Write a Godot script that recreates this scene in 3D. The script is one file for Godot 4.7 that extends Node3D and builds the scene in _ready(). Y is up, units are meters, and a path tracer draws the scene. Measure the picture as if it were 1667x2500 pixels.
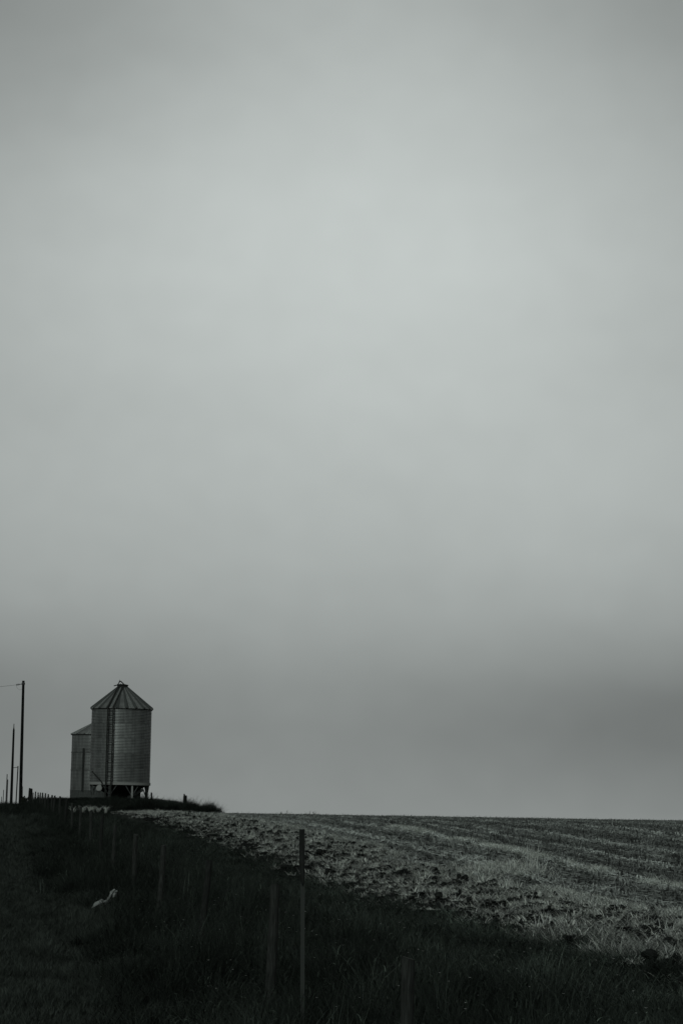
extends Node3D

# A grain bin on a rise at the edge of a stubble field, seen along a ditch and a wire fence, under an overcast sky.
# Places on the land are given as (s, v): s metres ahead of the viewpoint (-z), v metres to the right of the old road line,
# which runs off to the left at ROAD radians; the fence, the field edge and the stubble rows are parallel to it.

const ROAD := 0.149583
const EYE := 1.7
var CR := cos(ROAD)
var SR := sin(ROAD)
var rng := RandomNumberGenerator.new()
var rough_noise := FastNoiseLite.new()
var soft_noise := FastNoiseLite.new()
var M := {}


func _ready() -> void:
	rng.seed = 20417
	rough_noise.seed = 5
	rough_noise.frequency = 1.0
	rough_noise.fractal_octaves = 3
	soft_noise.seed = 11
	soft_noise.frequency = 1.0
	soft_noise.fractal_octaves = 2
	make_camera()
	make_sky()
	make_sun()
	make_materials()
	make_land()
	make_grain_bin()
	make_far_bin()
	make_fence()
	make_poles()
	make_small_things()
	make_shrubs()
	make_plants()


# ---------------------------------------------------------------- camera, sky, light

func make_camera() -> void:
	var cam := Camera3D.new()
	cam.name = "camera"
	cam.fov = rad_to_deg(2.0 * atan(1250.0 / 5400.0))
	cam.near = 0.1
	cam.far = 9000.0
	cam.position = Vector3(0, EYE, 0)
	cam.rotation = Vector3(atan(738.0 / 5400.0), 0, deg_to_rad(0.95))
	add_child(cam)
	cam.current = true


func lin(v: float) -> float:
	return pow((v / 255.0 + 0.055) / 1.055, 2.4)


func make_sky() -> void:
	var w := 2048
	var h := 1024
	# grey of the cloud deck (sRGB) against elevation in degrees
	var el := [-90.0, 0.0, 1.0, 2.2, 3.2, 4.2, 5.3, 6.6, 8.0, 10.0, 12.0, 14.0, 16.0, 18.0, 20.5, 24.0, 90.0]
	var gy := [140.0, 144.0, 141.0, 138.0, 142.0, 153.0, 166.0, 175.0, 181.0, 187.0, 195.0, 201.0, 199.0, 191.0, 177.0, 165.0, 160.0]
	var cloud := FastNoiseLite.new()
	cloud.seed = 3
	cloud.frequency = 1.0
	cloud.fractal_octaves = 4
	var wisps := FastNoiseLite.new()
	wisps.seed = 8
	wisps.frequency = 1.0
	wisps.fractal_octaves = 3
	var data := PackedFloat32Array()
	data.resize(w * h * 3)
	for j in h:
		var e := 90.0 - 180.0 * (j + 0.5) / h
		var k := 0
		while k < el.size() - 2 and e > el[k + 1]:
			k += 1
		var t: float = clampf((e - el[k]) / (el[k + 1] - el[k]), 0.0, 1.0)
		var base: float = lerpf(gy[k], gy[k + 1], t)
		for i in w:
			var az := 360.0 * (i + 0.5) / w
			if az > 180.0:
				az -= 360.0
			var g := base
			if e > -1.0:
				var d := Vector3(sin(deg_to_rad(az)) * cos(deg_to_rad(e)), sin(deg_to_rad(e)), cos(deg_to_rad(az)) * cos(deg_to_rad(e)))
				# broad bright and dull areas of the deck; the brightest lies ahead
				var spread: float = absf(az - 0.6) / lerpf(13.0, 8.6, smoothstep(9.0, 21.0, e))
				g -= 47.0 * (1.0 - exp(-pow(spread, 2.0) * 1.0)) * (0.5 + 0.5 * smoothstep(5.0, 14.0, e))
				g += 11.0 * cloud.get_noise_3d(d.x * 3.0, d.y * 9.0, d.z * 3.0) * smoothstep(12.0, 30.0, absf(az) + maxf(0.0, e - 20.0))
				# a dull bank low on the right, and faint wisps
				g -= 18.0 * exp(-pow((az - 11.5) / 8.0, 2.0) - pow((e - 2.5) / 1.5, 2.0))
				g += 6.0 * exp(-pow((az - 7.5) / 4.0, 2.0) - pow((e - 9.2) / 2.0, 2.0))
				g += 4.2 * wisps.get_noise_3d(d.x * 7.0, d.y * 13.0, d.z * 7.0) + 2.0 * wisps.get_noise_3d(d.x * 45.0, d.y * 60.0, d.z * 45.0)
			var l := lin(g)
			var at := (j * w + i) * 3
			data[at] = l * 0.93
			data[at + 1] = l * 1.0
			data[at + 2] = l * 0.975
	var im := Image.create_from_data(w, h, false, Image.FORMAT_RGBF, data.to_byte_array())
	var mat := PanoramaSkyMaterial.new()
	mat.panorama = ImageTexture.create_from_image(im)
	var sky := Sky.new()
	sky.sky_material = mat
	var env := Environment.new()
	env.background_mode = Environment.BG_SKY
	env.sky = sky
	env.tonemap_mode = Environment.TONE_MAPPER_LINEAR
	env.tonemap_exposure = 1.0
	env.sdfgi_enabled = true
	env.ssao_enabled = true
	env.ssil_enabled = true
	var we := WorldEnvironment.new()
	we.name = "world_environment"
	we.environment = env
	add_child(we)


func make_sun() -> void:
	var sun := DirectionalLight3D.new()
	sun.name = "sun"
	sun.light_energy = 0.3
	sun.light_color = Color(0.965, 1.0, 0.98)
	sun.light_angular_distance = 14.0
	sun.shadow_enabled = true
	add_child(sun)
	sun.look_at_from_position(Vector3(-4.2, 7.5, 10), Vector3.ZERO)


# ---------------------------------------------------------------- materials

func srgb(r: float, g: float, b: float) -> Color:
	return Color(r, g, b).linear_to_srgb()


func noise_tex(freq: float, lo: Color, hi: Color, seed_: int, octaves := 4, size := 512) -> NoiseTexture2D:
	var n := FastNoiseLite.new()
	n.seed = seed_
	n.frequency = freq
	n.fractal_octaves = octaves
	var t := NoiseTexture2D.new()
	t.width = size
	t.height = size
	t.seamless = true
	t.noise = n
	var ramp := Gradient.new()
	ramp.set_color(0, lo)
	ramp.set_color(1, hi)
	t.color_ramp = ramp
	return t


func mat(called: String, c: Color, roughness := 0.9, specular := 0.25, metallic := 0.0) -> StandardMaterial3D:
	var m := StandardMaterial3D.new()
	m.resource_name = called
	m.albedo_color = c
	m.roughness = roughness
	m.metallic_specular = specular
	m.metallic = metallic
	M[called] = m
	return m


func textured(m: StandardMaterial3D, t: Texture2D, scale: Vector3, world := false) -> void:
	m.albedo_texture = t
	m.uv1_triplanar = true
	m.uv1_world_triplanar = world
	m.uv1_scale = scale


func make_materials() -> void:
	var grain := noise_tex(0.02, Color(0.45, 0.45, 0.45), Color(1, 1, 1), 2)
	var soil := noise_tex(0.03, Color(0.5, 0.5, 0.5), Color(1, 1, 1), 4)
	var stains := noise_tex(0.014, Color(0.55, 0.55, 0.55), Color(1, 1, 1), 6)
	for n in [["grass", 0.1], ["straw", 0.2]]:
		var g := mat(n[0], Color.WHITE, 0.9, n[1])
		g.vertex_color_use_as_albedo = true
		g.cull_mode = BaseMaterial3D.CULL_DISABLED
	textured(mat("turf", srgb(0.026, 0.032, 0.027), 1.0, 0.1), soil, Vector3.ONE * 0.9, true)
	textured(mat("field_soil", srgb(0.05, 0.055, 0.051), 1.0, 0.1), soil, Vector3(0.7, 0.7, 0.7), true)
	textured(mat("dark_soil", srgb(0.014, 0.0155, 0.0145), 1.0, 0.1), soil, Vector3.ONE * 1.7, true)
	textured(mat("old_wood", srgb(0.055, 0.061, 0.056), 0.9, 0.2), grain, Vector3(7, 0.5, 7))
	textured(mat("dark_wood", srgb(0.026, 0.029, 0.026), 0.9, 0.2), grain, Vector3(6, 0.4, 6))
	textured(mat("grey_wood", srgb(0.036, 0.04, 0.037), 0.9, 0.2), grain, Vector3(8, 0.6, 8))
	textured(mat("pole_wood", srgb(0.016, 0.018, 0.017), 0.9, 0.15), grain, Vector3(2, 0.15, 2))
	mat("wire", srgb(0.018, 0.021, 0.019), 0.9, 0.1)
	mat("stake_steel", srgb(0.044, 0.05, 0.046), 0.8, 0.3, 0.2)
	mat("dark_iron", srgb(0.018, 0.02, 0.018), 0.7, 0.3, 0.2)
	textured(mat("rust", srgb(0.045, 0.05, 0.047), 0.9, 0.2), stains, Vector3(2, 1.2, 2))
	mat("rib_steel", srgb(0.05, 0.056, 0.053), 0.6, 0.3, 0.2)
	mat("pale_plate", srgb(0.21, 0.22, 0.21), 0.8, 0.25)
	mat("insulator", srgb(0.03, 0.03, 0.03), 0.4, 0.5)
	mat("plastic", srgb(0.17, 0.185, 0.177), 0.6, 0.4).cull_mode = BaseMaterial3D.CULL_DISABLED
	M.plastic.backlight_enabled = true
	M.plastic.backlight = Color(0.2, 0.2, 0.2)
	var tones := [0.18, 0.205, 0.23, 0.29]
	for k in 4:
		var t: float = tones[k]
		textured(mat("zinc_%d" % k, srgb(t * 0.93, t, t * 0.96), 0.52, 0.5, 0.6), stains, Vector3(0.27, 0.03, 0.27))
		M["zinc_%d" % k].cull_mode = BaseMaterial3D.CULL_DISABLED
	textured(mat("roof_zinc", srgb(0.3, 0.325, 0.31), 0.5, 0.5, 0.6), stains, Vector3(1, 1, 1))
	M.roof_zinc.cull_mode = BaseMaterial3D.CULL_DISABLED
	textured(mat("painted_steel", srgb(0.085, 0.095, 0.09), 0.7, 0.3), stains, Vector3(2.2, 0.12, 2.2))
	textured(mat("leaf", srgb(0.04, 0.048, 0.036), 0.8, 0.2), soil, Vector3.ONE)
	M.leaf.cull_mode = BaseMaterial3D.CULL_DISABLED
	mat("twig", srgb(0.03, 0.03, 0.026), 0.9, 0.2)


# ---------------------------------------------------------------- helpers

func put(called: String, mesh: Mesh, material: Material, parent: Node = self) -> MeshInstance3D:
	var o := MeshInstance3D.new()
	o.name = called
	o.mesh = mesh
	o.material_override = material
	parent.add_child(o, true)
	return o


func tag(o: Node3D, label: String, category := "", group := "", kind := "") -> Node3D:
	if label:
		o.set_meta("label", label)
	if category:
		o.set_meta("category", category)
	if group:
		o.set_meta("group", group)
	if kind:
		o.set_meta("kind", kind)
	return o


func base(called: String, where: Vector3, turn := 0.0) -> Node3D:
	var o := Node3D.new()
	o.name = called
	o.position = where
	o.rotation.y = turn
	add_child(o, true)
	return o


func start() -> SurfaceTool:
	var st := SurfaceTool.new()
	st.begin(Mesh.PRIMITIVE_TRIANGLES)
	return st


func done(st: SurfaceTool) -> ArrayMesh:
	st.generate_normals()
	return st.commit()


func quad(st: SurfaceTool, a: Vector3, b: Vector3, c: Vector3, d: Vector3) -> void:
	for p in [a, b, c, a, c, d]:
		st.add_vertex(p)


func bar(st: SurfaceTool, a: Vector3, b: Vector3, w: float, d: float) -> void:
	# a square bar from a to b
	var y := (b - a).normalized()
	var x := y.cross(Vector3.FORWARD if absf(y.z) < 0.9 else Vector3.RIGHT).normalized()
	var z := x.cross(y).normalized()
	st.set_smooth_group(-1)
	var r := []
	for q in [[-1, -1], [1, -1], [1, 1], [-1, 1]]:
		r.append(x * q[0] * w * 0.5 + z * q[1] * d * 0.5)
	for k in 4:
		quad(st, a + r[k], b + r[k], b + r[(k + 1) % 4], a + r[(k + 1) % 4])
	quad(st, a + r[0], a + r[1], a + r[2], a + r[3])
	quad(st, b + r[3], b + r[2], b + r[1], b + r[0])


func tube(st: SurfaceTool, pts: Array, radii: Array, sides := 8, uneven := 0.0, capped := true) -> void:
	st.set_smooth_group(0)
	var rings := []
	for i in pts.size():
		var dir: Vector3 = (pts[mini(i + 1, pts.size() - 1)] - pts[maxi(i - 1, 0)]).normalized()
		var x := dir.cross(Vector3.BACK if absf(dir.z) < 0.9 else Vector3.UP).normalized()
		var z := x.cross(dir).normalized()
		var ring := []
		for k in sides:
			var a := TAU * k / sides
			var r: float = radii[i] * (1.0 + uneven * rough_noise.get_noise_3d(cos(a) * 2.0 + 7.0 * radii[0], i * 0.35, sin(a) * 2.0))
			ring.append(pts[i] + (x * cos(a) + z * sin(a)) * r)
		rings.append(ring)
	for i in pts.size() - 1:
		for k in sides:
			var n := (k + 1) % sides
			quad(st, rings[i][k], rings[i][n], rings[i + 1][n], rings[i + 1][k])
	if capped:
		st.set_smooth_group(-1)
		for e in [0, pts.size() - 1]:
			for k in range(1, sides - 1):
				for p in ([rings[e][0], rings[e][k], rings[e][k + 1]] if e > 0 else [rings[e][0], rings[e][k + 1], rings[e][k]]):
					st.add_vertex(p)


func lathe(st: SurfaceTool, prof: Array, sides: int, smooth := true) -> void:
	st.set_smooth_group(0 if smooth else -1)
	for i in prof.size() - 1:
		for k in sides:
			var a := TAU * k / sides
			var b := TAU * (k + 1) / sides
			var p: Vector2 = prof[i]
			var q: Vector2 = prof[i + 1]
			quad(st, Vector3(sin(a) * p.x, p.y, cos(a) * p.x), Vector3(sin(a) * q.x, q.y, cos(a) * q.x), Vector3(sin(b) * q.x, q.y, cos(b) * q.x), Vector3(sin(b) * p.x, p.y, cos(b) * p.x))


# ---------------------------------------------------------------- the land

const S_ROWS := [-60.0, 0.0, 10.0, 15.0, 20.0, 28.0, 36.0, 42.0, 50.0, 60.0, 70.0, 80.0, 95.0, 110.0, 125.0, 140.0, 170.0, 220.0, 300.0, 600.0, 4000.0]
const V_COLS := [-3000.0, -30.0, -5.0, 0.5, 2.5, 4.2, 6.2, 8.2, 11.0, 20.0, 40.0, 3000.0]
var H := {
	-3000.0: [0, 0, 0, 0, 0, 0, 0, 0, 0, 0, 0, 0, 0, 0, 0, 0, 0, -0.5, -2, -5, -6],
	-30.0: [0, 0, -0.1, -0.1, -0.1, -0.05, 0.05, 0.15, 0.3, 0.5, 0.7, 0.9, 1.2, 1.4, 1.5, 1.5, 1.4, 0.9, -0.5, -4, -6],
	-5.0: [0, 0, -0.05, -0.1, -0.1, -0.06, 0.05, 0.15, 0.3, 0.52, 0.76, 1.0, 1.28, 1.45, 1.55, 1.6, 1.55, 1.1, 0, -3.5, -6],
	0.5: [0, 0, -0.1, -0.18, -0.16, -0.08, 0.02, 0.12, 0.28, 0.5, 0.75, 1.0, 1.3, 1.5, 1.6, 1.65, 1.6, 1.2, 0, -3.5, -6],
	2.5: [-0.4, -0.42, -0.42, -0.38, -0.22, -0.12, -0.05, 0.03, 0.17, 0.42, 0.55, 0.72, 1.05, 1.2, 1.4, 1.55, 1.7, 1.3, 0, -3.5, -6],
	4.2: [-0.2, -0.2, -0.15, -0.1, -0.05, 0, 0.05, 0.12, 0.26, 0.52, 0.72, 0.93, 1.22, 1.4, 1.55, 1.65, 1.7, 1.2, 0, -3.5, -6],
	6.2: [0.30, 0.30, 0.30, 0.30, 0.27, 0.20, 0.18, 0.20, 0.36, 0.62, 0.86, 1.06, 1.28, 1.46, 1.54, 1.56, 1.50, 0.86, -0.30, -3.40, -6],
	8.2: [0.35, 0.35, 0.35, 0.35, 0.33, 0.30, 0.33, 0.42, 0.62, 0.91, 1.14, 1.34, 1.52, 1.58, 1.58, 1.50, 1.21, 0.60, -0.50, -4, -6],
	11.0: [0.40, 0.40, 0.40, 0.40, 0.42, 0.45, 0.55, 0.73, 0.99, 1.28, 1.46, 1.54, 1.57, 1.57, 1.52, 1.35, 1.04, 0.30, -0.78, -4, -6],
	20.0: [0.50, 0.50, 0.50, 0.52, 0.60, 0.73, 0.91, 1.06, 1.25, 1.42, 1.50, 1.55, 1.57, 1.57, 1.50, 1.30, 0.86, 0.10, -1, -4, -6],
	40.0: [0.60, 0.60, 0.62, 0.69, 0.78, 0.93, 1.08, 1.19, 1.32, 1.45, 1.51, 1.55, 1.57, 1.57, 1.50, 1.30, 0.86, 0.10, -1, -4, -6],
	3000.0: [0.60, 0.60, 0.62, 0.69, 0.78, 0.93, 1.08, 1.19, 1.32, 1.45, 1.50, 1.52, 1.52, 1.50, 1.40, 1.21, 0.78, 0, -1, -4, -6],
}


func land_raw(s: float, v: float) -> float:
	var i := clampi(S_ROWS.bsearch(s) - 1, 0, S_ROWS.size() - 2)
	var j := clampi(V_COLS.bsearch(v) - 1, 0, V_COLS.size() - 2)
	var t := clampf((s - S_ROWS[i]) / (S_ROWS[i + 1] - S_ROWS[i]), 0.0, 1.0)
	var q := clampf((v - V_COLS[j]) / (V_COLS[j + 1] - V_COLS[j]), 0.0, 1.0)
	var a: Array = H[V_COLS[j]]
	var b: Array = H[V_COLS[j + 1]]
	return lerpf(lerpf(a[i], a[i + 1], t), lerpf(b[i], b[i + 1], t), q)


func land(s: float, v: float) -> float:
	var y := 0.25 * (2.0 * land_raw(s, v) + land_raw(s - 3.0, v) + land_raw(s + 3.0, v))
	# the levelled yard that the bins stand on
	var yard := smoothstep(139.0, 147.0, s) * (1.0 - smoothstep(190.0, 204.0, s)) * smoothstep(1.6, 3.6, v) * (1.0 - smoothstep(10.5, 15.0, v))
	y = lerpf(y, 2.38, yard)
	if s < 200.0:
		y += 0.035 * soft_noise.get_noise_2d(s * 0.35, v * 0.5)
	return y


func turned(s: float, v: float) -> float:
	# how much of the broken-up strip along the field edge lies here
	var wob := 0.35 * soft_noise.get_noise_2d(s * 0.22 + 40.0, 3.0)
	return smoothstep(6.0 + wob, 6.35 + wob, v) * (1.0 - smoothstep(8.5 + 1.8 * wob, 9.3 + 1.8 * wob, v))


func clod(s: float, v: float) -> float:
	var n := rough_noise.get_noise_2d(s * 0.9, v * 1.9 + 20.0) * 0.5 + rough_noise.get_noise_2d(s * 2.4, v * 3.6) * 0.5
	return n * turned(s, v)


func point(s: float, v: float, lift := 0.0) -> Vector3:
	# s is depth; x follows from v = x cos + s sin
	return Vector3((v - s * SR) / CR, land(s, v) + 0.27 * clod(s, v) + lift, -s)


func sheet(ss: Array, vs: Array) -> ArrayMesh:
	var st := start()
	st.set_smooth_group(0)
	for s in ss:
		for v in vs:
			st.add_vertex(point(s, v))
	var n := vs.size()
	for i in ss.size() - 1:
		for j in n - 1:
			var a := i * n + j
			for k in [a, a + n, a + n + 1, a, a + n + 1, a + 1]:
				st.add_index(k)
	st.generate_normals()
	return st.commit()


func steps(list: Array) -> Array:
	# [start, step, end, step, end ...]
	var out := [list[0]]
	for k in range(1, list.size(), 2):
		var n := int(round((list[k + 1] - out[-1]) / list[k]))
		var a: float = out[-1]
		for i in range(1, n + 1):
			out.append(a + (list[k + 1] - a) * i / n)
	return out


func make_land() -> void:
	var ss := steps([-60.0, 15.0, 0.0, 2.0, 12.0, 0.13, 64.0, 0.3, 130.0, 2.0, 220.0, 20.0, 600.0, 400.0, 4000.0])
	var g := put("ground", sheet(ss, steps([-3000.0, 600.0, -30.0, 5.0, -5.0, 0.5, 5.6, 0.15, 6.2])), M.turf)
	tag(g, "dark grassy ground of the verge and ditch left of the field", "", "", "structure")
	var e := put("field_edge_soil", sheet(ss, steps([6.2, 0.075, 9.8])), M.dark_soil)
	tag(e, "strip of broken dark soil along the near edge of the field", "", "", "structure")
	var f := put("field", sheet(ss, steps([9.8, 0.5, 16.0, 2.0, 40.0, 40.0, 200.0, 700.0, 3000.0])), M.field_soil)
	tag(f, "pale stubble field rising to the horizon", "", "", "structure")


# ---------------------------------------------------------------- the bins

func wall_sheet_mesh(r: float, angle: float, height: float, waves: float, amp: float) -> ArrayMesh:
	var st := start()
	st.set_smooth_group(0)
	var rows := maxi(2, int(waves * 6))
	var cols := 6
	for i in rows + 1:
		for j in cols + 1:
			var a := angle * (float(j) / cols - 0.5)
			var rr := r + amp * cos(TAU * waves * i / rows)
			st.add_vertex(Vector3(sin(a) * rr, height * i / rows, cos(a) * rr))
	for i in rows:
		for j in cols:
			var a := i * (cols + 1) + j
			for k in [a, a + cols + 1, a + cols + 2, a, a + cols + 2, a + 1]:
				st.add_index(k)
	return done(st)


func roof_panel_mesh(r0: float, r1: float, rise: float, angle: float, rib: float) -> ArrayMesh:
	var st := start()
	st.set_smooth_group(-1)
	var prof := [[-0.5, rib], [-0.44, rib], [-0.4, 0.0], [0.4, 0.0], [0.44, rib], [0.5, rib]]
	for k in prof.size() - 1:
		var p: Array = prof[k]
		var q: Array = prof[k + 1]
		var pt := func(w: Array, r: float, y: float) -> Vector3:
			var a: float = angle * w[0]
			var up: float = w[1] * (0.35 + 0.65 * r / r0)
			return Vector3(sin(a) * r, y + up, cos(a) * r)
		quad(st, pt.call(p, r0, 0.0), pt.call(p, r1, rise), pt.call(q, r1, rise), pt.call(q, r0, 0.0))
		quad(st, pt.call(p, r0, -0.035), pt.call(p, r0, 0.0), pt.call(q, r0, 0.0), pt.call(q, r0, -0.035))
	return done(st)


func ring_mesh(prof: Array, sides := 48, smooth := false) -> ArrayMesh:
	var st := start()
	lathe(st, prof, sides, smooth)
	return done(st)


func make_grain_bin() -> void:
	var r := 2.13
	var y0 := 1.27
	var tall := 5.2
	var b := base("grain_bin", Vector3(-15.38, 2.34, -158.0), 0.0971)
	tag(b, "tall corrugated steel hopper bin on legs with cone roof and outside ladder", "grain bin")
	# wall: five rings of eight sheets, lapped and uneven in tone
	var sheet_m := wall_sheet_mesh(r, TAU / 8.0 + 0.01, tall / 5.0 + 0.012, 10.0, 0.0085)
	var tone := [[1, 1, 1, 0], [1, 1, 0, 1], [1, 3, 2, 0], [0, 3, 2, 1], [1, 2, 1, 1]]
	for i in 5:
		for k in 8:
			var o := put("wall_sheet", sheet_m, M["zinc_%d" % tone[i][k % 4]], b)
			o.position.y = y0 + tall / 5.0 * i
			o.rotation.y = TAU / 8.0 * (k - 1.0) + 0.06
			o.scale = Vector3(1.0 - 0.001 * (i + (k % 2) * 0.5), 1, 1.0 - 0.001 * (i + (k % 2) * 0.5))
	put("eave_ring", ring_mesh([Vector2(r - 0.1, y0 + tall - 0.02), Vector2(r + 0.04, y0 + tall - 0.02), Vector2(r + 0.04, y0 + tall + 0.05), Vector2(r - 0.1, y0 + tall + 0.05)]), M.dark_iron, b)
	put("skirt_ring", ring_mesh([Vector2(r - 0.08, y0 - 0.12), Vector2(r + 0.05, y0 - 0.12), Vector2(r + 0.05, y0 + 0.07), Vector2(r - 0.08, y0 + 0.07)]), M.pale_plate, b)
	# roof
	var panel := roof_panel_mesh(r + 0.1, 0.33, 1.58, TAU / 20.0, 0.05)
	for k in 20:
		var o := put("roof_panel", panel, M.roof_zinc if k % 3 else M.zinc_2, b)
		o.position.y = y0 + tall + 0.055
		o.rotation.y = TAU * k / 20.0
	for k in 20:
		var st_r := start()
		var a := TAU * (k + 0.5) / 20.0
		var d := Vector3(sin(a), 0, cos(a))
		var t := Vector3(cos(a), 0, -sin(a))
		var lo := d * (r + 0.11) + Vector3(0, y0 + tall + 0.05, 0)
		var hi := d * 0.33 + Vector3(0, y0 + tall + 1.635, 0)
		var up := Vector3(0, 0.1, 0)
		st_r.set_smooth_group(-1)
		quad(st_r, lo - t * 0.15, hi - t * 0.03, hi + up * 0.6, lo + up)
		quad(st_r, lo + up, hi + up * 0.6, hi + t * 0.03, lo + t * 0.15)
		quad(st_r, lo - t * 0.15, lo + up, lo + t * 0.15, lo)
		put("roof_rib", done(st_r), M.rib_steel, b)
	var top := y0 + tall + 1.63
	put("roof_collar", ring_mesh([Vector2(0.38, top - 0.08), Vector2(0.38, top + 0.1), Vector2(0.3, top + 0.1)], 20), M.dark_iron, b)
	var st := start()
	lathe(st, [Vector2(0.42, top + 0.1), Vector2(0.42, top + 0.15), Vector2(0.2, top + 0.2), Vector2(0.0, top + 0.21)], 20, false)
	put("lid", done(st), M.dark_iron, b)
	st = start()
	bar(st, Vector3(-0.62, top + 0.06, 0.1), Vector3(-0.1, top + 0.2, 0.1), 0.07, 0.05)
	bar(st, Vector3(-0.4, top + 0.1, 0.1), Vector3(-0.16, top + 0.42, 0.1), 0.06, 0.05)
	bar(st, Vector3(-0.3, top + 0.16, 0.1), Vector3(-0.22, top + 0.5, 0.12), 0.04, 0.04)
	bar(st, Vector3(-0.16, top + 0.42, 0.1), Vector3(0.1, top + 0.18, 0.1), 0.08, 0.05)
	put("lid_lever", done(st), M.dark_iron, b)
	# ladder up the wall and the roof
	var ang := -0.35
	var out_dir := Vector3(sin(ang), 0, cos(ang))
	var side := Vector3(cos(ang), 0, -sin(ang))
	var ladder := Node3D.new()
	ladder.name = "ladder"
	b.add_child(ladder)
	for s in [-1.0, 1.0]:
		st = start()
		var foot: Vector3 = out_dir * (r + 0.2) + side * s * 0.2
		bar(st, foot + Vector3(0, 0.05, 0), foot + Vector3(0, y0 + tall + 0.1, 0), 0.09, 0.09)
		var brk: Vector3 = foot + Vector3(0, y0 + tall + 0.1, 0)
		bar(st, brk, out_dir * 0.42 + side * s * 0.16 + Vector3(0, top + 0.02, 0), 0.08, 0.08)
		put("rail", done(st), M.dark_iron, ladder)
	var n := 20
	for i in n:
		st = start()
		var c := out_dir * (r + 0.2) + Vector3(0, 0.3 + 0.315 * i, 0)
		bar(st, c - side * 0.2, c + side * 0.2, 0.035, 0.035)
		put("rung", done(st), M.dark_iron, ladder)
	for i in 5:
		var c := Vector3(0, y0 + 0.4 + 1.1 * i, 0)
		for s in [-1.0, 1.0]:
			st = start()
			bar(st, c + out_dir * (r + 0.2) + side * s * 0.2, c + out_dir * (r - 0.02) + side * s * 0.2, 0.04, 0.04)
			put("bracket", done(st), M.dark_iron, ladder)
	# hopper and its outlet
	put("hopper", ring_mesh([Vector2(r - 0.06, y0 - 0.02), Vector2(0.62, 0.3), Vector2(0.5, 0.08), Vector2(0.0, 0.08)], 32), M.dark_iron, b)
	# legs with knee braces
	for k in 8:
		var a := 0.44 + TAU / 8.0 * k
		var d := Vector3(sin(a), 0, cos(a))
		var t := Vector3(cos(a), 0, -sin(a))
		st = start()
		bar(st, d * (r - 0.06) + Vector3(0, -0.35, 0), d * (r - 0.06) + Vector3(0, y0 - 0.1, 0), 0.13, 0.1)
		put("leg", done(st), M.pale_plate if k == 0 else M.painted_steel, b)
		for s in [-1.0, 1.0]:
			st = start()
			var a2: float = a + s * 0.26
			bar(st, d * (r - 0.07) + Vector3(0, 0.38, 0), Vector3(sin(a2), 0, cos(a2)) * (r - 0.05) + Vector3(0, y0 - 0.1, 0), 0.06, 0.05)
			put("brace", done(st), M.painted_steel, b)
	# skid frame under the legs
	st = start()
	for z in [-1.4, 1.4]:
		bar(st, Vector3(-2.25, -0.02, z), Vector3(2.1, -0.02, z), 0.28, 0.2)
	put("skid", done(st), M.painted_steel, b)
	st = start()
	bar(st, Vector3(-0.75, 0.02, 2.2), Vector3(0.95, 0.02, 2.2), 0.3, 0.16)
	put("skid_crossbeam", done(st), M.painted_steel, b)
	# the round hatch cover that hangs under the rim, its control rod, and the spout
	var hatch := put("hatch_cover", ring_mesh([Vector2(0.0, 0.05), Vector2(0.2, 0.04), Vector2(0.24, 0.0), Vector2(0.22, -0.03), Vector2(0.0, -0.03)], 20), M.pale_plate, b)
	hatch.position = Vector3(-1.42, y0 - 0.36, 1.7)
	hatch.rotation = Vector3(1.35, -0.5, 0.0)
	st = start()
	tube(st, [Vector3(-1.95, y0 + 0.8, 1.3), Vector3(-1.22, y0 + 0.02, 2.0), Vector3(-1.25, y0 - 0.25, 1.9)], [0.04, 0.04, 0.04], 6)
	put("control_rod", done(st), M.dark_iron, b)
	st = start()
	bar(st, Vector3(0.6, 0.3, 0.9), Vector3(1.62, 0.82, 1.25), 0.2, 0.2)
	put("spout", done(st), M.painted_steel, b)
	st = start()
	bar(st, Vector3(0.3, 0.3, -0.5), Vector3(1.5, 0.3, -0.5), 0.85, 0.5)
	put("discharge_box", done(st), M.rust, b)


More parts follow.
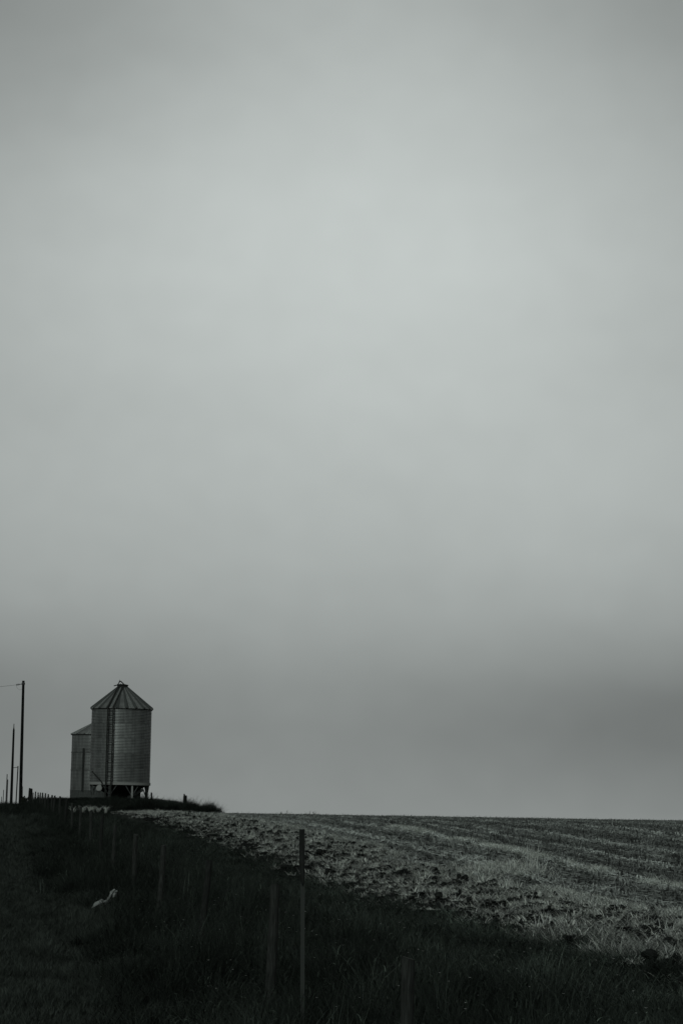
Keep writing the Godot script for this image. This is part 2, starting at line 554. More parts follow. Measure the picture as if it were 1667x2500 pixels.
func make_far_bin() -> void:
	var r := 2.14
	var b := base("grain_bin", Vector3(-19.35, 2.3, -180.0), 0.107)
	tag(b, "lower streaked steel bin half hidden behind the corrugated bin", "grain bin")
	var rows := [[0.0, 1.0], [1.0, 1.6], [2.6, 1.4], [4.0, 1.45]]
	for i in rows.size():
		var m := wall_sheet_mesh(r - 0.006 * i, TAU / 10.0 + 0.006, rows[i][1] + 0.015, rows[i][1] * 9.0, 0.006)
		for k in 10:
			var o := put("wall_sheet", m, M["zinc_%d" % [0, 1, 0, 2][(k * 3 + i) % 4]] if i else M.painted_steel, b)
			o.position.y = rows[i][0]
			o.rotation.y = TAU / 10.0 * (k + 0.5 * (i % 2))
	for i in 3:
		var y: float = rows[i + 1][0]
		put("seam_band", ring_mesh([Vector2(r + 0.02, y - 0.03), Vector2(r + 0.025, y + 0.03), Vector2(r, y + 0.03)], 40), M.zinc_2, b)
	put("eave_ring", ring_mesh([Vector2(r - 0.1, 5.4), Vector2(r + 0.06, 5.4), Vector2(r + 0.06, 5.47), Vector2(r - 0.1, 5.47)], 40), M.dark_iron, b)
	var panel := roof_panel_mesh(r + 0.1, 0.3, 1.05, TAU / 18.0, 0.05)
	for k in 18:
		var o := put("roof_panel", panel, M.roof_zinc if k % 2 else M.zinc_1, b)
		o.position.y = 5.47
		o.rotation.y = TAU * k / 18.0
	put("roof_cap", ring_mesh([Vector2(0.36, 6.5), Vector2(0.36, 6.62), Vector2(0.0, 6.68)], 18), M.dark_iron, b)
	for q in [[-0.55, 3.4], [0.05, 3.2]]:
		var st := start()
		var d := Vector3(sin(q[0]), 0, cos(q[0]))
		bar(st, d * (r + 0.06) + Vector3(0, 0.9, 0), d * (r + 0.06) + Vector3(0, 0.9 + q[1], 0), 0.16, 0.05)
		put("wall_stiffener", done(st), M.rust, b)


# ---------------------------------------------------------------- fence, stakes, poles

func post_mesh(r: float, tall: float, slant: float, kind: int) -> ArrayMesh:
	var st := start()
	var pts := []
	var radii := []
	for i in 9:
		var t := i / 8.0
		pts.append(Vector3(0.012 * sin(t * 4.0 + kind), -0.25 + (tall + 0.25) * t, 0.01 * cos(t * 5.0 + kind)))
		radii.append(r * (1.08 - 0.14 * t + 0.002 * kind))
	tube(st, pts, radii, 12, 0.16)
	# a slanted saw cut on top
	var top := Vector3(pts[-1])
	st.set_smooth_group(-1)
	for k in 12:
		var a := TAU * k / 12
		var b := TAU * (k + 1) / 12
		var rr := r * 0.9
		var p := top + Vector3(cos(a) * rr, slant * (1.0 - cos(a)) * 0.5, sin(a) * rr)
		var q := top + Vector3(cos(b) * rr, slant * (1.0 - cos(b)) * 0.5, sin(b) * rr)
		quad(st, top + Vector3(cos(a) * rr, -0.03, sin(a) * rr), top + Vector3(cos(b) * rr, -0.03, sin(b) * rr), q, p)
		for w in [p, q, top + Vector3(0, slant * 0.5, 0)]:
			st.add_vertex(w)
	return done(st)


func make_fence() -> void:
	var v := 2.51
	# depth of each post and the height of its top
	var depth := [13.9, 20.6, 27.4, 34.7, 41.5, 49.1, 55.3, 62.1, 70.2, 78.4, 85.4, 94.3, 104.2, 109.2, 117.0, 125.2, 133.7, 141.9, 149.6, 160.1, 171.9]
	var tops := [0.82, 1.03, 1.12, 1.17, 1.25, 1.38, 1.58, 1.68, 1.8, 1.92, 2.1, 2.26, 2.34, 2.38, 2.5, 2.59, 2.67, 2.76, 2.81, 2.94, 2.97]
	var lean := [2.2, 0.7, 2.8, 1.6, 1.2, 2.0, 1.5, -0.5, 1.0, 0.6, 1.5, -1.0, 0.5, 1.2, 0.0, 1.0, -0.6, 0.8, 1.4, 0.4, 0.0]
	var f := base("wire_fence", Vector3.ZERO)
	tag(f, "old fence of leaning wooden posts and thin wire running along the grassy ditch", "fence")
	var kinds := [post_mesh(0.042, 1.3, 0.02, 0), post_mesh(0.04, 1.3, -0.012, 1), post_mesh(0.046, 1.3, 0.03, 2)]
	var tips := []
	for i in depth.size():
		var g := point(depth[i], v)
		var tall: float = clampf(tops[i] - g.y, 0.9, 1.5)
		var o := put("post", kinds[(i * 2) % 3], M.old_wood if i % 4 != 2 else M.grey_wood, f)
		o.position = Vector3(g.x - 0.6 * tan(deg_to_rad(lean[i])), tops[i] - tall, g.z)
		o.scale.y = tall / 1.3
		o.rotation = Vector3(deg_to_rad(lean[(i + 5) % lean.size()] * 0.5), i * 1.3, 0)
		o.rotation = (Basis(Vector3.BACK, deg_to_rad(-lean[i])) * Basis(Vector3.UP, i * 1.3)).get_euler()
		o.scale.y = tall / 1.3
		tips.append([o.position, tall, deg_to_rad(lean[i])])
	for h in [0.1, 0.42, 0.75]:
		var st := start()
		var pts := []
		var radii := []
		for i in tips.size():
			var up: float = tips[i][1] - h
			var p: Vector3 = tips[i][0] + Vector3(sin(tips[i][2]) * up + 0.045, up, 0.02)
			if i > 0:
				for k in range(1, 6):
					var t := k / 6.0
					var q: Vector3 = pts[-k] if false else tips[i - 1][0] + Vector3(sin(tips[i - 1][2]) * (tips[i - 1][1] - h) + 0.045, tips[i - 1][1] - h, 0.02)
					pts.append(q.lerp(p, t) + Vector3(0, -0.03 * 4.0 * t * (1.0 - t), 0))
					radii.append(0.0017)
			pts.append(p)
			radii.append(0.0017)
		tube(st, pts, radii, 4, 0.0, false)
		put("wire", done(st), M.wire, f)


func power_pole(label: String, px_x: float, top_y: float, s: float, r_top: float, r_base: float, lean_x := 0.0, spike := false) -> Node3D:
	var v := px_x * CR + s * SR
	var g := land(s, v)
	var o := base("power_pole", Vector3(px_x, g, -s))
	tag(o, label, "power pole", "power poles along the road")
	var tall := top_y - g
	var st := start()
	var pts := []
	var radii := []
	for i in 7:
		var t := i / 6.0
		pts.append(Vector3(lean_x * t, -0.4 + (tall + 0.4) * t, 0))
		radii.append(lerpf(r_base, r_top, t))
	tube(st, pts, radii, 12, 0.04)
	put("shaft", done(st), M.pole_wood, o)
	if spike:
		st = start()
		tube(st, [Vector3(lean_x, tall - 0.02, 0), Vector3(lean_x, tall + 0.22, 0), Vector3(lean_x, tall + 0.55, 0)], [r_top * 0.95, r_top * 0.45, 0.03], 8)
		put("pole_cap", done(st), M.pole_wood, o)
	return o


func make_poles() -> void:
	var a := power_pole("tallest and nearest power pole, thick, with a wire dead-ended near its top", -26.17, 12.32, 185.0, 0.105, 0.15, -0.12)
	var tall := 12.32 - a.position.y
	var st := start()
	tube(st, [Vector3(-0.02, tall - 0.26, 0), Vector3(-0.45, tall - 0.31, 0)], [0.03, 0.03], 6)
	for k in 4:
		tube(st, [Vector3(-0.45 - 0.07 * k, tall - 0.31 - 0.012 * k, 0), Vector3(-0.49 - 0.07 * k, tall - 0.316 - 0.012 * k, 0)], [0.07, 0.07], 10)
	put("insulator", done(st), M.insulator, a)
	st = start()
	bar(st, Vector3(-0.28, tall - 0.24, 0), Vector3(0.05, tall - 0.24, 0), 0.36, 0.2)
	put("pole_band", ring_mesh([Vector2(0.13, tall - 0.34), Vector2(0.145, tall - 0.3), Vector2(0.145, tall - 0.2), Vector2(0.13, tall - 0.16)], 12), M.insulator, a).position.x = -0.12
	st = start()
	tube(st, [Vector3(-0.7, tall - 0.36, 0), Vector3(-0.62, tall - 0.62, 0), Vector3(-0.4, tall - 0.78, 0), Vector3(-0.2, tall - 0.7, 0.0)], [0.008, 0.008, 0.008, 0.008], 5)
	put("jumper_wire", done(st), M.insulator, a)
	st = start()
	var pts := []
	var radii := []
	var from := a.position + Vector3(-0.72, tall - 0.36, 0)
	for i in 21:
		var t := i / 20.0
		pts.append(from + Vector3(-46.0 * t, -1.6 * 4.0 * t * (1.0 - t) - 0.4 * t, 6.0 * t))
		radii.append(0.011)
	tube(st, pts, radii, 5)
	tag(put("overhead_wire", done(st), M.insulator), "thin overhead wire leading left from the nearest power pole", "wire")
	power_pole("second tallest power pole, bare with a pointed tip, left of the tallest one", -29.13, 8.75, 200.0, 0.085, 0.14, 0.0, true)
	var c := power_pole("slim far power pole rising between the two tallest poles", -51.0, 8.49, 355.0, 0.085, 0.11, 0.18)
	st = start()
	tube(st, [Vector3(0.15, 8.3 - c.position.y, 0), Vector3(-0.5, 8.2 - c.position.y, 0)], [0.05, 0.05], 6)
	put("insulator", done(st), M.insulator, c)
	power_pole("taller of the thin pair of far power poles left of the tall poles", -59.25, 7.86, 400.0, 0.075, 0.1, 0.1)
	power_pole("shorter of the thin pair of far power poles left of the tall poles", -62.0, 7.18, 420.0, 0.075, 0.1, 0.05)
	power_pole("tiny distant power pole, second from the left edge", -83.65, 6.43, 560.0, 0.08, 0.1, 0.1)
	power_pole("most distant power pole, leftmost and shortest of the row", -105.0, 5.44, 700.0, 0.09, 0.11, 0.0)


func make_small_things() -> void:
	# the slender stake in front of the fence
	var s := 17.5
	var g := point(s, 2.38)
	var k := base("marker_stake", Vector3(-0.225, g.y, -s))
	tag(k, "tall slender grey marker stake with a dark wooden strip on its upper end", "stake")
	var tall := 1.58 - g.y
	var st := start()
	# a slim angle bar
	bar(st, Vector3(0.0, -0.3, 0), Vector3(-0.035, tall - 0.06, 0), 0.032, 0.006)
	bar(st, Vector3(0.013, -0.3, 0.014), Vector3(-0.022, tall - 0.06, 0.014), 0.006, 0.026)
	put("steel_bar", done(st), M.stake_steel, k)
	st = start()
	bar(st, Vector3(-0.036, tall - 0.34, 0.026), Vector3(-0.043, tall, 0.026), 0.042, 0.018)
	put("wood_strip", done(st), M.grey_wood, k)
	st = start()
	bar(st, Vector3(-0.026, tall - 0.42, 0.024), Vector3(-0.036, tall - 0.34, 0.026), 0.03, 0.014)
	put("strip_end", done(st), M.grey_wood, k)
	st = start()
	tube(st, [Vector3(-0.025, tall - 0.04, 0.026), Vector3(-0.009, tall - 0.04, 0.026)], [0.006, 0.006], 8)
	put("bolt", done(st), M.dark_iron, k)
	# two stout posts on the rise, right of the bins
	var p := base("boundary_post", Vector3(-12.43, 1.9, -150.0))
	tag(p, "thin dark wooden post just right of the bin legs", "post")
	put("post_body", post_mesh(0.055, 1.04, 0.02, 1), M.dark_wood, p)
	p = base("boundary_post", Vector3(-9.5, 1.45, -140.0), 0.4)
	tag(p, "stout dark square-cut post standing up from the weeds right of the bins", "post")
	st = start()
	bar(st, Vector3(0, -0.2, 0), Vector3(0.0, 1.26, 0), 0.19, 0.16)
	put("post_body", done(st), M.dark_wood, p)
	st = start()
	bar(st, Vector3(-0.07, 1.27, 0), Vector3(-0.02, 1.3, 0), 0.15, 0.09)
	put("split_top", done(st), M.dark_wood, p)
	# the corner post of the fence on the crest, and a thin rod beside the nearest pole
	p = base("corner_post", Vector3(-22.62, 1.7, -165.0), 0.2)
	tag(p, "thick dark corner post where the fence tops the rise near the poles", "post")
	put("post_body", post_mesh(0.15, 1.5, 0.06, 2), M.dark_wood, p)
	st = start()
	tube(st, [Vector3(-0.75, -0.1, 0), Vector3(-0.05, 1.0, 0)], [0.06, 0.06], 8, 0.1)
	put("brace_pole", done(st), M.dark_wood, p)
	p = base("guide_rod", Vector3(-23.9, 1.7, -170.0))
	tag(p, "very thin upright rod just right of the nearest power pole", "rod")
	st = start()
	tube(st, [Vector3(0, -0.2, 0), Vector3(-0.02, 1.71, 0)], [0.02, 0.018], 6)
	put("rod_body", done(st), M.dark_iron, p)
	# the scrap of white plastic caught in the grass
	g = point(37.0, 1.75)
	p = base("plastic_scrap", Vector3(-3.81, 0.11, -37.0), 0.15)
	tag(p, "crumpled strip of white plastic caught in the ditch grass at left", "litter")
	var n := FastNoiseLite.new()
	n.seed = 9
	n.frequency = 9.0
	put("crumpled_end", scrap([Vector3(-0.2, 0.0, 0.05), Vector3(-0.12, 0.035, 0.05), Vector3(-0.04, 0.075, 0.03), Vector3(0.02, 0.09, 0.0), Vector3(0.06, 0.12, -0.02)], [0.012, 0.06, 0.085, 0.07, 0.03], n), M.plastic, p)
	put("twisted_strip", scrap([Vector3(0.03, 0.05, 0.0), Vector3(0.07, 0.11, -0.02), Vector3(0.1, 0.18, -0.03), Vector3(0.14, 0.26, -0.03), Vector3(0.18, 0.3, -0.02)], [0.03, 0.045, 0.022, 0.03, 0.026], n), M.plastic, p)
	put("hanging_flap", scrap([Vector3(0.22, 0.275, -0.02), Vector3(0.19, 0.27, -0.01), Vector3(0.17, 0.21, 0.0), Vector3(0.165, 0.17, 0.01)], [0.02, 0.035, 0.03, 0.02], n), M.plastic, p)


func scrap(path: Array, half: Array, n: FastNoiseLite) -> ArrayMesh:
	# a crumpled ribbon
	var st := start()
	st.set_smooth_group(0)
	var rows := 16
	var cols := 7
	for i in rows + 1:
		var t := float(i) / rows * (path.size() - 1)
		var k := mini(int(t), path.size() - 2)
		var c: Vector3 = path[k].lerp(path[k + 1], t - k)
		var dir: Vector3 = (path[k + 1] - path[k]).normalized()
		var across := Vector3(-dir.y, dir.x, 0.35).normalized()
		var w: float = lerpf(half[k], half[k + 1], t - k) * 0.75
		for j in cols + 1:
			var q := 2.0 * j / cols - 1.0
			var p := c + across * q * w + Vector3(0, 0, 0.03 * cos(q * 2.2))
			p += Vector3(n.get_noise_3d(p.x, p.y, j * 0.3), n.get_noise_3d(p.y, p.x, 4.0 + j * 0.2), n.get_noise_3d(p.x * 2.0, p.y * 2.0, 9.0)) * 0.035
			st.add_vertex(p)
	for i in rows:
		for j in cols:
			var a := i * (cols + 1) + j
			for k in [a, a + cols + 1, a + cols + 2, a, a + cols + 2, a + 1]:
				st.add_index(k)
	return done(st)


# ---------------------------------------------------------------- plants

func shrub(label: String, where: Vector3, wide: float, tall: float, leaves: int) -> void:
	var o := base("shrub", where)
	tag(o, label, "shrub", "shrubs on the rise")
	var st := start()
	for k in 7:
		var a := TAU * k / 7.0
		var tip := Vector3(cos(a) * wide * 0.32, tall * rng.randf_range(0.45, 0.75), sin(a) * wide * 0.32)
		tube(st, [Vector3(cos(a) * 0.04, -0.1, sin(a) * 0.04), tip * Vector3(0.5, 0.5, 0.5), tip], [0.016, 0.012, 0.004], 5, 0.0, false)
	put("stem", done(st), M.twig, o)
	st = start()
	st.set_smooth_group(-1)
	for k in leaves:
		var a := rng.randf() * TAU
		var r := sqrt(rng.randf())
		var lump := 0.75 + 0.35 * rough_noise.get_noise_2d(cos(a) * 1.5 + where.x, sin(a) * 1.5)
		var y := rng.randf()
		var c := Vector3(cos(a) * r * wide * 0.5 * lump * sqrt(1.0 - y * y * 0.85), y * tall * lump, sin(a) * r * wide * 0.5 * lump)
		if rough_noise.get_noise_3d(c.x * 3.0 + where.x, c.y * 3.0, c.z * 3.0) < -0.22:
			continue
		var b := Basis.from_euler(Vector3(rng.randf_range(-1, 1), rng.randf() * TAU, rng.randf_range(-1, 1)))
		var l := rng.randf_range(0.04, 0.09)
		quad(st, c - b.x * l * 0.45, c + b.y * l, c + b.x * l * 0.45, c - b.y * l)
	put("foliage", done(st), M.leaf, o)


func make_shrubs() -> void:
	var at := func(x: float, s: float) -> Vector3: return Vector3(x, land(s, x * CR + s * SR), -s)
	shrub("low rounded dark shrub at the right end of the weedy bank", at.call(-7.65, 132.0), 1.0, 0.7, 3000)
	shrub("small dark shrub on the bank just right of the stout post", at.call(-8.4, 133.0), 1.1, 0.82, 2600)
	shrub("spreading dark shrub on the bank between the thin and the stout post", at.call(-10.2, 134.0), 1.7, 0.85, 4200)
	shrub("dark scraggly shrub against the corner post on the crest at left", at.call(-22.95, 164.0), 0.7, 1.05, 2400)


func blades(n: int, lo: float, hi: float, spread: float, lean: float, width: float, bend: float, low := 0.0, heads := 0.0) -> ArrayMesh:
	# a tuft: n curved blades, each a strip that narrows to its tip; some carry a drooping seed head
	var st := start()
	st.set_smooth_group(-1)
	for i in n:
		var a := rng.randf() * TAU
		var root := Vector3(cos(a), 0, sin(a)) * spread * sqrt(rng.randf())
		var tall := rng.randf_range(lo, hi)
		var b := rng.randf() * TAU
		var dir := Vector3(cos(b), 0, sin(b))
		var tilt := lean * rng.randf_range(0.2, 1.0) + low
		var side := Vector3(-dir.z, 0, dir.x).rotated(Vector3.UP, rng.randf_range(-0.6, 0.6))
		var c := rng.randf_range(0.6, 1.0)
		st.set_color(Color(c, c * rng.randf_range(0.97, 1.0), c * rng.randf_range(0.93, 1.0)))
		var p := root
		var w := width * rng.randf_range(0.7, 1.2)
		var segs := 3
		for k in segs:
			var q := p + (dir * sin(tilt) + Vector3.UP * cos(tilt)) * tall / segs
			var w2 := w * (0.85 if k < segs - 1 else 0.25)
			quad(st, p - side * w * 0.5, q - side * w2 * 0.5, q + side * w2 * 0.5, p + side * w * 0.5)
			p = q
			w = w2
			tilt += bend * rng.randf_range(0.5, 1.2) / segs
		if rng.randf() < heads:
			st.set_color(Color(1, 1, 0.95))
			for k in 6:
				var h := (dir * sin(tilt) + Vector3.UP * cos(tilt)) * tall * 0.03
				quad(st, p - side * 0.003, p + h + side * 0.006, p + h * 1.6 + side * 0.001, p + h * 0.5 - side * 0.006)
				p += h * 0.7
				tilt += 0.25
	return done(st)


func stubble_tile() -> ArrayMesh:
	# a metre of one drilled row of cut stalks, with loose straw beside it
	var st := start()
	st.set_smooth_group(-1)
	for row in 1:
		var x := 0.0
		for i in 14:
			var at := Vector3(x + rng.randfn(0, 0.02), -0.02, -0.5 + (i + rng.randf()) / 13.0)
			if rng.randf() < 0.18:
				continue
			var shade := 0.22 + 0.78 * pow(rng.randf(), 1.3)
			var high := rng.randf_range(0.05, 0.11)
			for k in 5:
				var p := at + Vector3(rng.randfn(0, 0.013), 0, rng.randfn(0, 0.02))
				var c: float = clampf(shade * rng.randf_range(0.8, 1.2), 0.0, 1.0)
				st.set_color(Color(c, c, c))
				var tip := p + Vector3(rng.randfn(0, 0.025), high * rng.randf_range(0.8, 1.2), rng.randfn(0, 0.025))
				var side := Vector3(1, 0, 0).rotated(Vector3.UP, rng.randf() * PI) * rng.randf_range(0.005, 0.008)
				quad(st, p - side, tip - side * 0.8, tip + side * 0.8, p + side)
	for i in 16:
		var p := Vector3(rng.randf_range(-0.125, 0.125), rng.randf_range(0.01, 0.06), rng.randf_range(-0.5, 0.5))
		var c := rng.randf_range(0.6, 1.0)
		st.set_color(Color(c, c, c))
		var d := Vector3(rng.randfn(0, 1), rng.randfn(0, 0.25), rng.randfn(0, 1)).normalized() * rng.randf_range(0.05, 0.14)
		var side := d.cross(Vector3.UP).normalized() * 0.005 + Vector3(0, 0.003, 0)
		quad(st, p - d - side, p + d - side, p + d + side, p - d + side)
	return done(st)


func scatter(called: String, meshes: Array, material: Material, spots: Array, label: String, category: String) -> void:
	# spots: [position, turn, size, height, colour, normal]; the meshes take turns
	var parts := []
	for m in meshes:
		parts.append([])
	for i in spots.size():
		parts[i % meshes.size()].append(spots[i])
	var holder := Node3D.new()
	holder.name = called
	add_child(holder)
	tag(holder, label, category, "", "stuff")
	for k in meshes.size():
		var mm := MultiMesh.new()
		mm.transform_format = MultiMesh.TRANSFORM_3D
		mm.use_colors = true
		mm.mesh = meshes[k]
		mm.instance_count = parts[k].size()
		for i in parts[k].size():
			var q: Array = parts[k][i]
			var b := Basis(Vector3.UP, q[1]).scaled(Vector3(q[2], q[3], q[2]))
			if q.size() > 5:
				b = q[5] * b
			mm.set_instance_transform(i, Transform3D(b, q[0]))
			mm.set_instance_color(i, q[4])
		var o := MultiMeshInstance3D.new()
		o.name = called + "_tufts"
		o.multimesh = mm
		o.material_override = material
		o.set_meta("kind", "stuff")
		holder.add_child(o, true)


func tint(c: Color, k: float) -> Color:
	return Color(c.r * k, c.g * k, c.b * k)


func make_plants() -> void:
	var green := Color(0.026, 0.0325, 0.0285)
	var mown := Color(0.044, 0.053, 0.047)
	var straw := Color(0.5, 0.54, 0.51)
	# tall grass between the verge and the field
	var tall := [blades(30, 0.35, 0.62, 0.13, 0.22, 0.006, 0.55), blades(30, 0.3, 0.55, 0.14, 0.28, 0.007, 0.8), blades(22, 0.4, 0.75, 0.13, 0.3, 0.006, 0.9, 0.0, 0.05), blades(22, 0.2, 0.45, 0.13, 0.5, 0.012, 1.1), blades(14, 0.35, 0.85, 0.16, 0.5, 0.006, 1.3, 0.0, 0.12)]
	var spots := []
	for band in [[9.0, 30.0, 85.0], [30.0, 60.0, 55.0], [60.0, 90.0, 34.0]]:
		var count := int((band[1] - band[0]) * 6.3 * band[2])
		for i in count:
			var s := rng.randf_range(band[0], band[1])
			var v := rng.randf_range(0.8, 6.9)
			var edge := 1.25 + 0.35 * soft_noise.get_noise_2d(s * 0.25, 70.0) + 0.75 * exp(-pow((s - 33.0) / 5.0, 2.0))
			var far_edge := 6.15 + 0.35 * soft_noise.get_noise_2d(s * 0.22 + 40.0, 3.0)
			if v < edge - rng.randf() * 0.4 or v > far_edge + 0.3 * soft_noise.get_noise_2d(s * 1.3, 12.0) + 0.7 * pow(rng.randf(), 2.0):
				continue
			var n := soft_noise.get_noise_2d(s * 0.3, v * 0.7)
			var grow: float = (0.85 + 0.5 * n) * lerpf(0.55, 1.0, smoothstep(edge - 0.4, edge + 0.8, v)) * lerpf(1.0, lerpf(0.42, 0.25, smoothstep(50.0, 75.0, s)), smoothstep(3.8, 5.9, v)) * rng.randf_range(0.7, 1.2)
			var far: float = 1.0 + 0.5 * smoothstep(30.0, 90.0, s)
			var k: float = rng.randf_range(0.7, 1.15) * (1.0 + 0.5 * soft_noise.get_noise_2d(s * 0.6 + 9.0, v * 1.1))
			k *= (1.0 + 0.45 * smoothstep(2.6, 5.0, v)) * (1.0 + 0.8 * soft_noise.get_noise_2d(s * 0.28 + 50.0, v * 0.9))
			if rng.randf() < 0.03 + 0.1 * smoothstep(4.0, 6.2, v):
				k *= 2.6
			spots.append([point(s, v, -0.03), rng.randf() * TAU, far, grow, tint(green, maxf(k, 0.3))])
	scatter("tall_grass", tall, M.grass, spots, "tall dark grass filling the ditch on both sides of the fence", "grass")
	# rank grass and weeds over the crest
	spots = []
	for i in 36000:
		var s := rng.randf_range(88.0, 205.0)
		var v := rng.randf_range(-4.0, 13.0)
		if i > 26000:
			s = rng.randf_range(126.0, 141.0)
			v = rng.randf_range(5.0, 12.3)
		if v > 6.3 and s < 126.0 or v > 5.2 and s < 124.0 or v > 12.3 or v > 2.0 and v < 12.0 and s > 150.0 and rng.randf() < 0.6:
			continue
		var n := soft_noise.get_noise_2d(s * 0.3, v * 0.7)
		var grow: float = (0.9 + 0.6 * n) * rng.randf_range(0.6, 1.15)
		if s > 141.0 and v > 2.8:
			grow *= 0.35
		if v > 6.3 and s <= 141.0:
			grow *= (0.95 + 0.75 * soft_noise.get_noise_2d(s * 0.2, v * 1.3 + 90.0)) * lerpf(1.1, 0.85, smoothstep(11.5, 12.6, v))
		if v > 2.6 and s < 121.0:
			grow *= lerpf(0.55, 0.36, smoothstep(3.2, 4.4, v))
		if v < 1.5:
			grow *= 0.75
		spots.append([point(s, v, -0.03), rng.randf() * TAU, 2.1, grow, tint(green, rng.randf_range(0.6, 1.1))])
	scatter("weeds", [tall[0], tall[2], tall[3]], M.grass, spots, "dark rank weeds over the crest below the bins and poles", "weeds")
	# mown verge
	var short := [blades(16, 0.05, 0.12, 0.1, 0.7, 0.006, 0.9), blades(16, 0.06, 0.15, 0.11, 0.6, 0.006, 1.0)]
	spots = []
	for band in [[10.0, 30.0, 190.0], [30.0, 60.0, 110.0], [60.0, 92.0, 60.0]]:
		for i in int((band[1] - band[0]) * 5.3 * band[2]):
			var s := rng.randf_range(band[0], band[1])
			var v := rng.randf_range(-3.5, 1.8)
			var far: float = 1.0 + 0.8 * smoothstep(30.0, 90.0, s)
			var n := soft_noise.get_noise_2d(s * 0.5, v * 1.3)
			var rise: float = 1.0 + 0.9 * smoothstep(0.9, 1.6, v) + 1.6 * smoothstep(60.0, 90.0, s)
			spots.append([point(s, v, -0.01), rng.randf() * TAU, far, rise * (1.0 + 0.6 * n), tint(mown, rng.randf_range(0.7, 1.15) * (1.0 + 0.5 * n))])
	scatter("mown_grass", short, M.grass, spots, "short mown grass of the road verge at lower left", "grass")
	# stubble
	var tiles := [stubble_tile(), stubble_tile(), stubble_tile(), stubble_tile(), stubble_tile()]
	spots = []
	var v := 8.0
	while v < 46.0:
		var drill := 0.36 + 1.0 * pow(rng.randf(), 1.7)
		var s := 14.0 + rng.randf()
		while s < 150.0:
			var x := (v - s * SR) / CR
			if absf(x) < s * 0.16 + 4.0 and turned(s, v) < rng.randf_range(0.2, 0.9):
				var k: float = drill * (0.72 + 0.3 * soft_noise.get_noise_2d(v * 0.8, s * 0.02) + 0.4 * soft_noise.get_noise_2d(v * 5.0 + 30.0, s * 0.06 + 5.0))
				k += 0.2 * (1.0 - smoothstep(9.0, 13.0, v)) - 0.1 * smoothstep(14.0, 28.0, v)
				if absf(v - 11.1) < 0.14 and s > 29.0 and s < 64.0:
					k += 0.7
				k *= rng.randf_range(0.75, 1.25)
				var here := point(s, v)
				var ahead := point(s + 0.6, v) - here
				var aside := point(s, v + 0.3) - here
				var up := aside.cross(ahead).normalized()
				var fwd := ahead.normalized()
				var b := Basis(fwd.cross(up).normalized(), up, -fwd)
				spots.append([here, 0.0 if rng.randf() < 0.5 else PI, 1.0, rng.randf_range(0.8, 1.15), tint(straw, clampf(k, 0.2, 1.3)), b])
			s += 1.0
		v += 0.25
	scatter("stubble", tiles, M.straw, spots, "rows of pale cut stubble covering the field", "stubble")
	# straw thrown over the broken strip, in matted heaps with bare soil between
	var mats := [blades(26, 0.07, 0.2, 0.12, 0.7, 0.010, 0.8, 0.7), blades(24, 0.06, 0.18, 0.13, 0.6, 0.011, 0.6, 0.8), blades(26, 0.08, 0.24, 0.11, 0.8, 0.009, 0.9, 0.5)]
	spots = []
	for i in 60000:
		var s := 14.0 + 116.0 * pow(rng.randf(), 1.5)
		var w := rng.randf_range(5.9, 9.6)
		var t := turned(s, w)
		var n := clod(s, w) + 0.3 * soft_noise.get_noise_2d(s * 1.1, w * 2.2 + 8.0) + 0.1 * smoothstep(6.6, 9.0, w)
		var face := clod(s + 0.12, w) - clod(s - 0.12, w)
		if t < 0.12 or face > 0.0 + 0.06 * rng.randf() + 0.08 * smoothstep(7.4, 9.2, w) or n < -0.06 + rng.randf() * 0.06 + 0.4 * rng.randf_range(0.3, 1.2) * (1.0 - smoothstep(6.4, 7.4, w)):
			continue
		spots.append([point(s, w, 0.0), rng.randf() * TAU, rng.randf_range(0.6, 1.1), rng.randf_range(0.6, 1.2), tint(straw, 0.3 + 1.3 * pow(rng.randf(), 1.4))])
	scatter("straw", mats, M.straw, spots, "matted straw lying over the broken soil at the field edge", "straw")
	# swaths left by the combine, and taller flattened straw at the near right corner
	spots = []
	for i in 2600:
		var s := rng.randf_range(29.0, 64.0)
		if soft_noise.get_noise_2d(s * 0.25, 33.0) < -0.15:
			continue
		spots.append([point(s, 11.1 + rng.randfn(0, 0.09)), rng.randf() * TAU, rng.randf_range(0.6, 1.0), rng.randf_range(0.6, 1.0), tint(straw, rng.randf_range(0.9, 1.5))])
	for i in 350:
		spots.append([point(rng.randf_range(33.0, 39.0), 9.3 + rng.randfn(0, 0.1)), rng.randf() * TAU, 0.8, 0.8, tint(straw, rng.randf_range(0.9, 1.4))])
	for i in 260:
		spots.append([point(44.0 + rng.randfn(0, 1.1), 9.8 + rng.randfn(0, 0.35)), rng.randf() * TAU, 1.0, 1.3, tint(straw, rng.randf_range(0.8, 1.3))])
	scatter("straw_swath", mats, M.straw, spots, "lighter swaths of loose straw left in lines across the stubble", "straw")
	var flop := [blades(16, 0.14, 0.36, 0.12, 0.7, 0.008, 0.6, 0.4), blades(16, 0.1, 0.3, 0.14, 0.8, 0.008, 0.7, 0.3)]
	spots = []
	for i in 1100:
		var s := rng.randf_range(17.0, 27.0)
		var w := 6.25 + absf(rng.randfn(0, 0.45))
		if soft_noise.get_noise_2d(s * 0.8, w * 1.5) < 0.0:
			continue
		spots.append([point(s, w), rng.randf() * TAU, 1.0, rng.randf_range(0.6, 1.1), tint(straw, rng.randf_range(0.2, 0.9))])
	scatter("flattened_grass", flop, M.straw, spots, "long flattened pale grass at the near right corner of the field", "grass")
	# clods of soil
	var st := start()
	st.set_smooth_group(0)
	var lumps := []
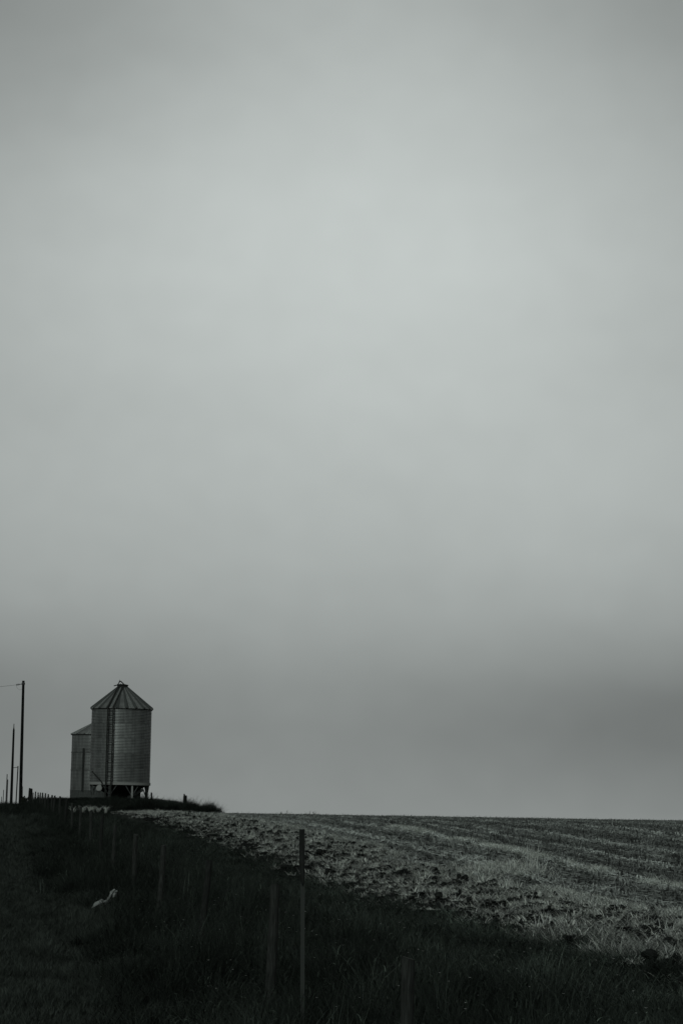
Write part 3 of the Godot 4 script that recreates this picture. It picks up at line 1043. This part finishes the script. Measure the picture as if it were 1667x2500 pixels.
	for m in 4:
		st = start()
		st.set_smooth_group(-1)
		for i in 5:
			for k in 7:
				var corner := []
				for q in [[0, 0], [1, 0], [1, 1], [0, 1]]:
					var up: float = PI * (i + q[0]) / 5.0
					var a: float = TAU * ((k + q[1]) % 7) / 7.0
					var d := Vector3(sin(up) * cos(a), -cos(up), sin(up) * sin(a))
					corner.append(d * (0.8 + 0.55 * rough_noise.get_noise_3d(d.x * 0.9 + 13.0 * m, d.y * 0.9, d.z * 0.9)) * Vector3(1.0 + 0.3 * (m % 2), 0.75, 1.0))
				quad(st, corner[0], corner[1], corner[2], corner[3])
		lumps.append(done(st))
	spots = []
	for i in 26000:
		var s := 14.0 + 90.0 * pow(rng.randf(), 1.4)
		var w := rng.randf_range(6.0, 9.0)
		if turned(s, w) < 0.3 or clod(s + 0.12, w) - clod(s - 0.12, w) < 0.02 + 0.06 * smoothstep(7.2, 8.8, w):
			continue
		spots.append([point(s, w, 0.02), rng.randf() * TAU, 0.018 + 0.095 * pow(rng.randf(), 2.4), 0.016 + 0.085 * pow(rng.randf(), 1.9), tint(Color(0.013, 0.0145, 0.0135), rng.randf_range(0.7, 1.4))])
	scatter("soil_clods", lumps, M.grass, spots, "dark clods of turned soil between the straw heaps", "soil")
	# small white flowers in the near grass
	st = start()
	st.set_smooth_group(-1)
	for k in 5:
		var a := TAU * k / 5.0
		quad(st, Vector3.ZERO, Vector3(cos(a - 0.4) * 0.7, 0.25, sin(a - 0.4) * 0.7), Vector3(cos(a), 0.3, sin(a)), Vector3(cos(a + 0.4) * 0.7, 0.25, sin(a + 0.4) * 0.7))
	var bloom := done(st)
	spots = []
	for i in 420:
		var s := rng.randf_range(15.0, 34.0)
		var w := rng.randf_range(1.8, 6.0)
		if soft_noise.get_noise_2d(s * 0.5 + 60.0, w * 0.8) < 0.02:
			continue
		spots.append([point(s, w, rng.randf_range(0.3, 0.52)), rng.randf() * TAU, rng.randf_range(0.008, 0.014), 0.012, Color(0.5, 0.52, 0.5)])
	scatter("wildflowers", [bloom], M.grass, spots, "tiny white wildflowers scattered through the near dark grass", "wildflowers")
	# single tufts that stand out
	pale_tuft(Vector2(117.0, 3.82), 0.5, "small pale dry grass tuft at the left end of the row below the far bin")
	pale_tuft(Vector2(117.0, 4.3), 0.75, "pale dry grass tuft second from left below the bins")
	pale_tuft(Vector2(117.0, 4.77), 1.0, "biggest and brightest pale dry grass tuft below the two bins")
	pale_tuft(Vector2(118.0, 5.15), 0.5, "small pale dry grass tuft below the round hatch of the hopper bin")
	pale_tuft(Vector2(119.0, 5.6), 0.55, "pale dry grass tuft at the right end of the row below the ladder")
	var o := put("dry_stalks", blades(14, 0.35, 0.75, 0.12, 0.35, 0.011, 0.5), M.straw)
	o.position = point(43.0, 10.1)
	tag(o, "few tall dry stalks sticking up from the mid-field stubble", "dry grass")
	o.mesh = recolour(o.mesh, straw)
	for q in [[-2.1, 92.0, 0.3, "low weed sprig on the field skyline, left of two"], [-1.1, 93.0, 0.34, "broader low weed sprig on the field skyline, right of two"]]:
		var w := put("skyline_sprig", recolour(blades(22, 0.12, q[2], 0.28, 0.5, 0.02, 0.8), Color(0.1, 0.11, 0.09)), M.straw)
		w.position = point(q[1], q[0] * CR + q[1] * SR)
		tag(w, q[3], "weed", "weed sprigs on the field skyline")


func recolour(m: ArrayMesh, c: Color) -> ArrayMesh:
	var a := m.surface_get_arrays(0)
	var cs: PackedColorArray = a[Mesh.ARRAY_COLOR]
	for i in cs.size():
		cs[i] = Color(cs[i].r * c.r, cs[i].g * c.g, cs[i].b * c.b)
	a[Mesh.ARRAY_COLOR] = cs
	var out := ArrayMesh.new()
	out.add_surface_from_arrays(Mesh.PRIMITIVE_TRIANGLES, a)
	return out


func pale_tuft(sv: Vector2, size: float, label: String) -> void:
	var o := put("pale_grass_tuft", recolour(blades(int(150 * size), 0.15, 0.62, 0.13 * size, 0.22, 0.02, 1.6), Color(0.56, 0.6, 0.57)), M.straw)
	o.position = point(sv.x, sv.y)
	tag(o, label, "dry grass", "pale tufts below the bins")
